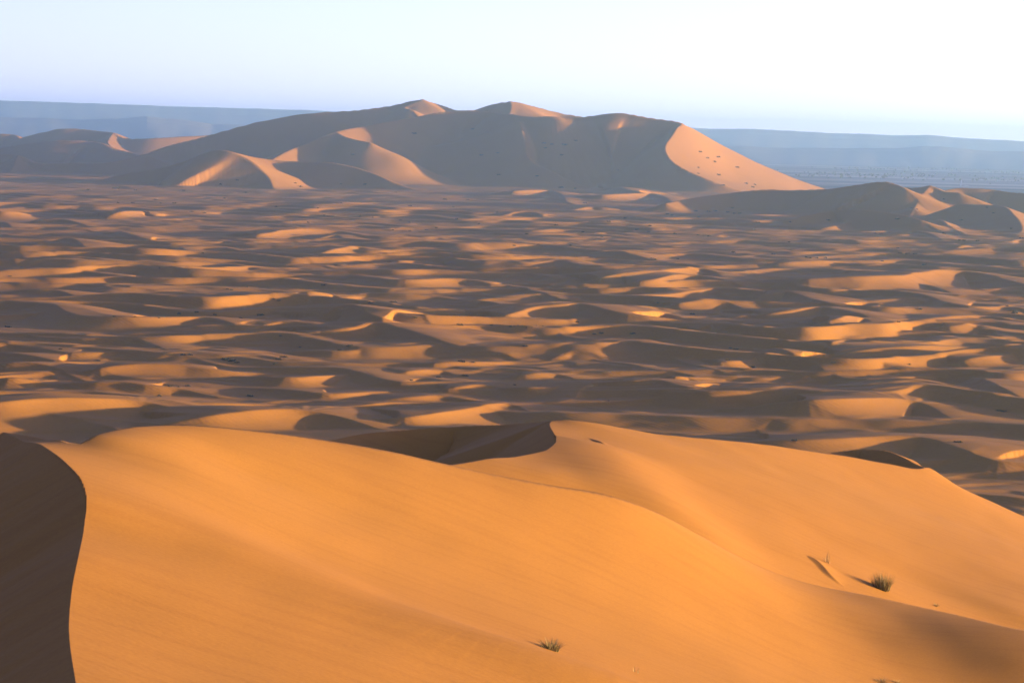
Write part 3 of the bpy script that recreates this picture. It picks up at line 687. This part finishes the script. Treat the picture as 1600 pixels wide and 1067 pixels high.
def blades(n, rad, hgt, lean, wid, seed):      # a tussock of curved tapering blades, each three quads long
    r = np.random.RandomState(seed); co = []; fa = []
    for i in range(n):
        a = r.rand() * 2 * np.pi; q = rad * math.sqrt(r.rand())
        x, y = q * math.cos(a), q * math.sin(a)
        hh = hgt * (.45 + .55 * r.rand()) * (1 - .35 * q / rad); ln = lean * (.15 + q / rad) * (.6 + .8 * r.rand())
        b = a + r.normal() * .5; dx, dy = math.cos(b), math.sin(b)
        fx, fy = -dy, dx; th = r.rand() * np.pi; fx, fy = math.cos(th), math.sin(th)
        k0 = len(co)
        for j, t in enumerate((0, .35, .7, 1.0)):
            px = x + dx * ln * t ** 1.7 * hh; py = y + dy * ln * t ** 1.7 * hh; pz = hh * t * (1 - .25 * ln * t) - .04
            w_ = wid * (1 - .85 * t)
            co += [(px - fx * w_, py - fy * w_, pz), (px + fx * w_, py + fy * w_, pz)]
        for j in range(3):
            fa.append((k0 + 2 * j, k0 + 2 * j + 1, k0 + 2 * j + 3, k0 + 2 * j + 2))
    return np.array(co), np.array(fa)

def tussock(label, p, width, height, n, dry, seed, lean=.9):
    e = bpy.data.objects.new('grass_tuft', None); COL.objects.link(e); e.location = p
    e.empty_display_size = .3
    tag(e, label, 'grass tuft')
    for nm, k, mt, s2 in (('green_blades', int(n * (1 - dry)), M_GREEN, 0), ('dry_blades', int(n * dry), M_DRY, 1)):
        if k < 1: continue
        c, f = blades(k, width * .36, height, lean, .006 + .004 * s2, seed + s2)
        o = mesh_obj(nm, c, f, mt, smooth=False); o.parent = e
    return e

tA = lambda u, v: ground_hit(u, v, dune_A, 40, 130)
tB = lambda u, v: ground_hit(u, v, dune_B, 106, 240)
tussock('largest green bushy tuft in the hollow just behind the big sunlit dune rim', tB(1378, 921), 1.15, 1.25, 760, .3, 1, .42)
tussock('wide low green tuft growing behind the soft fold of the big sunlit dune', tA(860, 1016), .62, .52, 380, .4, 11, .7)
tussock('thin dry wispy tuft on top of the small dark sand scarp', tB(1292, 880), .5, .95, 26, 1.0, 21, .4)
tussock('tiny brown tuft alone on bare sand beyond the largest bushy tuft', tB(1463, 946), .28, .30, 60, .7, 31, .8)
tussock('faint dry tuft cut by the bottom edge of the photo, the bigger of two', tA(1378, 1066), .55, .36, 110, .75, 41, .9)
tussock('sparse dry grass stalks cut by the photo edge beside a bigger faint tuft', tA(1402, 1066), .35, .30, 40, 1.0, 51, .7)
tussock('two or three bare dry stalks standing in the sunlit sand beside the low green tuft', tA(992, 1050), .30, .30, 7, 1.0, 61, .3)

# scrub out on the dunes: four mesh shapes, copied
def scrub_mesh(seed):
    r = np.random.RandomState(seed); co = []; fa = []
    lobes = [(r.normal() * .45, r.normal() * .3, .45 + .4 * r.rand()) for _ in range(5)]
    for i in range(230):
        lx, ly, ls = lobes[i % 5]
        v = r.normal(size=3); v /= np.linalg.norm(v); v[2] = abs(v[2])
        c = np.array([lx, ly, 0]) + v * ls * (.55 + .45 * r.rand()) * [1, 1, .85]
        a, b = r.normal(size=3), r.normal(size=3)
        a /= np.linalg.norm(a); b = np.cross(a, b); b /= np.linalg.norm(b)
        s_ = .09 + .10 * r.rand()
        k0 = len(co); co += [c - a * s_, c - b * s_ * .6, c + a * s_, c + b * s_ * .6]; fa.append((k0, k0 + 1, k0 + 2, k0 + 3))
    return np.array(co), np.array(fa)
SCRUB = []
for i in range(4):
    c, f = scrub_mesh(300 + i)
    o = mesh_obj('desert_shrub', c, f, M_SCRUB, smooth=False); SCRUB.append(o.data); bpy.data.objects.remove(o)

ORD = ['', 'second', 'third', 'fourth', 'fifth', 'sixth', 'seventh', 'eighth', 'ninth', 'tenth', 'eleventh', 'twelfth', 'thirteenth', 'fourteenth', 'fifteenth', 'sixteenth', 'seventeenth', 'eighteenth', 'nineteenth', 'twentieth']
NUM = ['no', 'one', 'two', 'three', 'four', 'five', 'six', 'seven', 'eight', 'nine', 'ten', 'eleven', 'twelve', 'thirteen', 'fourteen', 'fifteen', 'sixteen', 'seventeen', 'eighteen', 'nineteen', 'twenty']
def scrub_zone(place, look, size, tl, pts):       # size: width in tile pixels
    items = []
    for q in pts:
        u, v = TL[tl](q[0], q[1]) if tl else (q[0], q[1])
        items.append((u, v, q[2] if len(q) > 2 else size))
    items.sort(reverse=True)       # the sun stands on the high-u side
    n = len(items)
    for i, (u, v, w_) in enumerate(items):
        p = ground_hit(u, v)
        D = math.hypot(p[0], p[1])
        px = w_ / (3.9525 if tl else 1.0)
        sx = .44 * px * D / F / .95
        o = bpy.data.objects.new('desert_shrub', SCRUB[rng.randint(4)]); COL.objects.link(o)
        sc_h = sx * (.75 + .35 * rng.rand())
        o.location = (p[0], p[1], p[2] - .12 * sc_h); o.rotation_euler = (0, 0, rng.rand() * 6.28)
        o.scale = (sx, sx, sc_h)
        if n == 1: lab = '%s shrub %s' % (look, place)
        elif i == 0: lab = '%s shrub closest to the sun of %s %s' % (look, NUM[n], place)
        elif i == n - 1: lab = '%s shrub farthest from the sun of %s %s' % (look, NUM[n], place)
        else: lab = '%s shrub, %s of %s from the sun, %s' % (look, ORD[i], NUM[n], place)
        tag(o, lab, 'shrub', 'shrubs ' + place)

scrub_zone("on the great dune's sunlit flank", 'dark', 7, 0, [(1092,238.5,8),(1104,248.5,7),(1121,246,10),(1116,254,8),(1090,263,6),(1090,272,5),(1121,274,8),(1151,262.5,9),(1165,287,9),(1179,289,7),(1174,293,7)])
scrub_zone("on the curved crest at the great dune's foot", 'small dark', 6, 0, [(1129,290,7)])
scrub_zone("high on the great dune's shade", 'faint', 26, 3, [(200,380),(205,408),(325,390,34),(390,358),(300,450),(245,386)])
scrub_zone("under the great dune's twin summits", 'tiny faint', 26, 2, [(600,447),(970,318,30),(1340,290),(1385,447,34),(1490,440),(1495,567,28)])
scrub_zone("along the great dune's spur foot", 'small', 24, 3, [(150,580),(300,648,36),(385,655),(445,740,30),(650,545,16)])
scrub_zone("on the twin-crested near foothill", 'small dark', 24, 1, [(1355,628),(1130,665,20),(1460,610),(1520,678,34),(1380,712,30)])
scrub_zone("beneath the low foothill's sunlit shoulder", 'small dark', 22, 2, [(240,620),(270,640,28),(670,630,28),(520,632,18),(860,675,16)])
scrub_zone("on pale flats before twin-crested foothill", 'tiny dark', 22, 1, [(540,662,30),(710,652,40),(835,662),(725,740),(820,740),(955,720),(970,722),(1075,743,26),(890,803,26),(915,802,26),(1180,797),(1260,805),(990,742)])
scrub_zone("on flats between foothill and great dune", 'tiny dark', 22, 2, [(120,765),(380,775),(420,820),(470,825),(530,742),(640,825),(720,830),(890,848),(950,760,26),(940,862),(840,908),(320,865),(1160,720,30)])
scrub_zone("on flats straight below the summits", 'tiny dark', 22, 2, [(1240,840),(1375,870,28),(1050,910),(1110,895),(1310,722,26),(945,915),(1215,765),(1480,800)])
scrub_zone("on streaky flats below curved crest", 'tiny dark', 24, 3, [(595,857,32),(700,835),(90,935,30),(270,880),(850,885,28),(840,920),(770,905),(1000,935,30),(1145,942),(1210,945),(430,920),(550,950)])
scrub_zone("at the long low ridge's foot", 'dark', 26, 3, [(960,810),(985,817),(1130,790,30),(1210,795),(1250,790),(1330,800,30),(1350,773),(1370,806),(1400,806),(1150,830),(1490,905),(1515,862,30)])
scrub_zone("on the long low ridge's shade", 'small dark', 22, 4, [(800,842,28),(1190,848,26),(1390,803,22),(1350,770),(1080,720),(880,775),(915,780),(370,848,26),(130,860)])
scrub_zone("on flats fronting the long low ridge", 'dark', 24, 4, [(660,930),(690,930),(1080,930,40),(1180,975),(1210,975),(1290,977,30),(130,983),(1565,960,30),(1500,900),(800,1020)])
scrub_zone("in far rows below the low ridge", 'dark', 26, 8, [(255,93),(295,93),(350,93),(700,115,24),(960,135,34),(810,70,30),(860,70),(905,68),(230,90),(35,70),(800,30,18)])
scrub_zone("in far rows below the great dune", 'small dark', 24, 7, [(1360,57,34),(860,95),(880,102),(1020,97,22),(10,20),(160,12),(360,18)])
scrub_zone("in a row on one flat", 'small dark', 16, 7, [(10,517),(38,512),(60,520),(90,521),(122,522),(150,512),(185,513)])
scrub_zone("in the dune field's very middle", 'dark', 34, 7, [(1110,440,44),(900,378,26),(395,488,30),(500,567,30),(545,558,40),(740,568,38),(75,638,34)])
scrub_zone("in near rows before second sunlit dune", 'dark', 32, 7, [(1330,722,34),(1345,650,28),(1380,655,34),(1480,768,44),(595,975,20),(10,875,26)])
scrub_zone("among dunes on the sun's side", 'dark', 30, 8, [(935,411,32),(800,487,36),(1520,433,52),(1470,388,26),(400,740,26),(870,755,28)])
scrub_zone("under the tall slope facing the sun", 'flat dark', 40, 8, [(1422,1038,40),(1458,1042,44)])
scrub_zone("behind the second sunlit dune's crest", 'round dark', 12, 0, [(1497,691,16),(1242,690,12)])
scrub_zone("on dark dunes below twin-crested foothill", 'small dark', 22, 5, [(1250,65,24),(980,160,18),(130,150,24),(60,210,26),(1400,286),(1425,290,26),(1522,273,24)])
scrub_zone("along the long dark shadowed crest", 'small dark', 26, 5, [(1210,428,36),(1105,442,34),(1325,447,32),(705,455,30),(830,460,22),(975,462,20),(1485,462,30)])
scrub_zone("in near rows on the shadow side", 'dark', 38, 5, [(40,520,44),(370,655,34),(600,728,46),(1130,690,40),(1168,692,42),(1395,722,60),(1430,728,60),(1462,740,36)])
scrub_zone("in closest row above big sunlit dune", 'dark', 36, 5, [(1045,885,40),(1100,888,30),(1157,882,42),(980,945,42),(1540,945,54)])
scrub_zone("in the central field's far half", 'dark', 34, 6, [(420,268,46),(715,370,42),(845,367,44),(25,446,50),(98,350,32),(140,356,28),(485,140,20)])
scrub_zone("in the central field's near half", 'dark', 34, 6, [(145,573,30),(575,637,48),(517,661,28),(135,718,50),(162,706,46),(115,746,36),(270,645,26),(980,470,30),(1255,512,40),(1453,507,28),(1570,517,30)])
scrub_zone("in the central field's closest rows", 'dark', 34, 6, [(1270,736,46),(1335,737,26),(1285,820,50),(1125,830,36),(950,850,40)])

# ------------------------------------------------------------------ the settlement and palms out on the plain
def pts_obj(name, boxes, mat, parent=None):
    co = []; fa = []
    for (x, y, z, sx, sy, sz) in boxes:
        k = len(co)
        co += [(x + a * sx / 2, y + b * sy / 2, z + c * sz) for c in (0, 1) for b in (-1, 1) for a in (-1, 1)]
        fa += [(k, k+2, k+3, k+1), (k+4, k+5, k+7, k+6), (k, k+1, k+5, k+4), (k+2, k+6, k+7, k+3), (k, k+4, k+6, k+2), (k+1, k+3, k+7, k+5)]
    o = mesh_obj(name, np.array(co, float), np.array(fa), mat, smooth=False)
    if parent: o.parent = parent
    return o
m_w, nt_, b_ = new_mat('whitewash'); b_.inputs['Base Color'].default_value = (.78, .75, .70, 1); b_.inputs['Roughness'].default_value = .9
m_d, nt_, b_ = new_mat('dark_opening'); b_.inputs['Base Color'].default_value = (.05, .045, .04, 1)
def house(label, u, v, D, wd, ht, name='house', cat='house'):
    p = P(u, v, D)
    e = bpy.data.objects.new(name, None); COL.objects.link(e); e.location = p; tag(e, label, cat)
    pts_obj('wall', [(0, 0, -8, wd, wd * .7, ht + 8)], m_w, e)
    pts_obj('roof', [(0, 0, ht, wd + .6, wd * .7 + .6, .5)], m_w, e)
    pts_obj('door', [(wd * .2, -wd * .35 - .03, 0, 1.4, .1, 2.3)], m_d, e)
    for k in (-.3, 0.0): pts_obj('window', [(wd * k, -wd * .35 - .03, 1.2, 1.1, .1, 1.2)], m_d, e)
house('small bright white house on the plain just over the low dark ridge', 1510, 293.5, 5950, 9, 5)
house('pale house nearest the great dune foot out on the plain', 1257, 279, 6900, 13, 5)
house('pale house in the middle of three beside the great dune foot', 1265, 279.5, 6900, 9, 4.5)
house('pale house farthest from the great dune foot, third of three', 1275, 280, 6950, 11, 4.5)
p = P(1502, 291, 5950)
e = bpy.data.objects.new('tower', None); COL.objects.link(e); e.location = p; tag(e, 'slim pale tower beside the white house on the plain', 'tower')
pts_obj('shaft', [(0, 0, -8, 3.2, 3.2, 19)], m_w, e); pts_obj('gallery', [(0, 0, 11, 4.4, 4.4, .6)], m_w, e); pts_obj('lantern', [(0, 0, 11.6, 2.0, 2.0, 3.4)], m_w, e)
# palm groves: one mass of small crowns
co_, fa_ = [], []
for i in range(320):
    g = rng.randint(9)
    gu, gd = [(1290, 6700), (1330, 7300), (1400, 6900), (1450, 7600), (1540, 6800), (1590, 7200), (1360, 9000), (1480, 9800), (1570, 9000)][g]
    u_ = gu + rng.normal() * 40; D_ = gd + rng.normal() * 260
    x_ = ray(u_, 290)[0] * D_; z_ = -13; r_ = 1.8 + 2.0 * rng.rand()
    for j in range(7):
        a_ = rng.rand() * 6.28; k = len(co_); q = r_ * .8
        cx, cy, cz = x_ + math.cos(a_) * q * .6, D_ + math.sin(a_) * q * .6, z_ + r_ * (.7 + .8 * rng.rand())
        co_ += [(cx - q * .7, cy, cz - q * .4), (cx + q * .7, cy + .5, cz - q * .4), (cx + q * .4, cy, cz + q * .5), (cx - q * .4, cy - .5, cz + q * .5)]; fa_.append((k, k+1, k+2, k+3))
tag(mesh_obj('palm_grove', np.array(co_), np.array(fa_), M_SCRUB, smooth=False), 'dark dots of palm groves scattered over the hazy plain', 'palm grove', kind='stuff')

# ------------------------------------------------------------------ haze
def haze():
    x, y0, y1, z0, z1 = 11500, -400, 17600, -33, 232
    c = np.array([(a, b, z) for z in (z0, z1) for b in (y0, y1) for a in (-x, x)], float)
    f = np.array([(0,2,3,1),(4,5,7,6),(0,1,5,4),(2,6,7,3),(0,4,6,2),(1,3,7,5)])
    m = bpy.data.materials.new('haze'); m.use_nodes = True; nt = m.node_tree
    for n in list(nt.nodes):
        if n.type != 'OUTPUT_MATERIAL': nt.nodes.remove(n)
    v = nt.nodes.new('ShaderNodeVolumePrincipled')
    v.inputs['Color'].default_value = (.47, .80, 1.0, 1)
    v.inputs['Density'].default_value = 8.5e-5
    v.inputs['Anisotropy'].default_value = 0.6
    nt.links.new(v.outputs[0], nt.nodes['Material Output'].inputs['Volume'])
    tag(mesh_obj('haze', c, f, m, smooth=False), kind='stuff')
HAZE = True
if HAZE: haze()

# ------------------------------------------------------------------ light
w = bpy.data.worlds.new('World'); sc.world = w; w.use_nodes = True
nt = w.node_tree
sky = nt.nodes.new('ShaderNodeTexSky'); sky.sky_type = 'NISHITA'; sky.sun_disc = False
sky.sun_elevation = SUN_EL; sky.sun_rotation = SUN_AZ
sky.air_density = 1.0; sky.dust_density = 1.0; sky.ozone_density = 2.0; sky.altitude = 700
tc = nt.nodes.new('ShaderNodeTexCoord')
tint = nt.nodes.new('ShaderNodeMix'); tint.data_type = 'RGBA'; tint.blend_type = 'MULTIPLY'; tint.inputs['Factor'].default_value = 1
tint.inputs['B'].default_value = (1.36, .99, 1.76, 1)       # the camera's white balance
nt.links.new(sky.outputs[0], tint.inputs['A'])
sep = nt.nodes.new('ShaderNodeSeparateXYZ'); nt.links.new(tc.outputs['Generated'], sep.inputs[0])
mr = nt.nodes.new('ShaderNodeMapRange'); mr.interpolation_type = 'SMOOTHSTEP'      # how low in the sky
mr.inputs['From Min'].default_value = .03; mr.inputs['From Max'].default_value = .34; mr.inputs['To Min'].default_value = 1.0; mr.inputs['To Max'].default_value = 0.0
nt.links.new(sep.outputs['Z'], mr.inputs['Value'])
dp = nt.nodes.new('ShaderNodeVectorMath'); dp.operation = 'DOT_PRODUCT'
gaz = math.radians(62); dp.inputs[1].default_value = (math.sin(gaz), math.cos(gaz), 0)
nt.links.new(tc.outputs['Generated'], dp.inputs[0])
mr2 = nt.nodes.new('ShaderNodeMapRange'); mr2.interpolation_type = 'SMOOTHSTEP'     # added sky brightness towards the sun's side, also lighting the haze
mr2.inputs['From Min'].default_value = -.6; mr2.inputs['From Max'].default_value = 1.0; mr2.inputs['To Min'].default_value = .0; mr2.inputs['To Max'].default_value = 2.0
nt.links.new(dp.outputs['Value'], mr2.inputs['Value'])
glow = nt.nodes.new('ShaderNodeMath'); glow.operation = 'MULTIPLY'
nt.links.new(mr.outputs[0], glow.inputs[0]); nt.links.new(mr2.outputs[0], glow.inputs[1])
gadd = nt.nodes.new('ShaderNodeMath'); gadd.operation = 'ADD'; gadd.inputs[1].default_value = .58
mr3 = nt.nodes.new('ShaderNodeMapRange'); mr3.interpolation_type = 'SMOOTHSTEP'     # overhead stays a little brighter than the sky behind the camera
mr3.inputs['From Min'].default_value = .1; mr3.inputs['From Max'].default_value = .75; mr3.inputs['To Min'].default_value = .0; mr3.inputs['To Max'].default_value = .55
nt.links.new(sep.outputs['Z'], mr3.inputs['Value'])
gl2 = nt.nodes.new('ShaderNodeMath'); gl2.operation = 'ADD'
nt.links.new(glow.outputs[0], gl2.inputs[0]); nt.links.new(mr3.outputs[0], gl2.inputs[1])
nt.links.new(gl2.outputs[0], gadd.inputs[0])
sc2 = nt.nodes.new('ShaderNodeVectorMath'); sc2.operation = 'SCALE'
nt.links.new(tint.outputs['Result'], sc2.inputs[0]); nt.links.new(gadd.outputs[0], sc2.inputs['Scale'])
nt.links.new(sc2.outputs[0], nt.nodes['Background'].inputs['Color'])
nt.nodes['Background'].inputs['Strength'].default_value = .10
va = nt.nodes.new('ShaderNodeVectorMath'); va.operation = 'ADD'; va.inputs[1].default_value = (0, 0, .085)
nt.links.new(tc.outputs['Generated'], va.inputs[0])
vn = nt.nodes.new('ShaderNodeVectorMath'); vn.operation = 'NORMALIZE'
nt.links.new(va.outputs[0], vn.inputs[0]); nt.links.new(vn.outputs[0], sky.inputs[0])

L = bpy.data.lights.new('sun', 'SUN'); L.energy = 5.0; L.angle = math.radians(.9); L.color = (1, .70, .30)
so = bpy.data.objects.new('sun', L); COL.objects.link(so)
from mathutils import Vector, Matrix
sd = Vector((math.sin(SUN_AZ) * math.cos(SUN_EL), math.cos(SUN_AZ) * math.cos(SUN_EL), math.sin(SUN_EL)))
so.rotation_euler = sd.to_track_quat('Z', 'Y').to_euler(); so.location = (50, 0, 150)

# ------------------------------------------------------------------ camera
cam = bpy.data.cameras.new('camera'); cam.sensor_width = 36; cam.lens = 36 * F / 1600
cam.clip_start = 1; cam.clip_end = 120000
co_ = bpy.data.objects.new('camera', cam); COL.objects.link(co_)
m = Matrix(((RT[0], UP[0], -FW[0], 0), (RT[1], UP[1], -FW[1], 0), (RT[2], UP[2], -FW[2], H), (0, 0, 0, 1)))
co_.matrix_world = m
sc.camera = co_

sc.view_settings.view_transform = 'Standard'; sc.view_settings.look = 'None'
sc.view_settings.exposure = 2.12; sc.view_settings.gamma = 1
sc.cycles.use_denoising = True
sc.cycles.max_bounces = 8; sc.cycles.diffuse_bounces = 3; sc.cycles.volume_bounces = 6
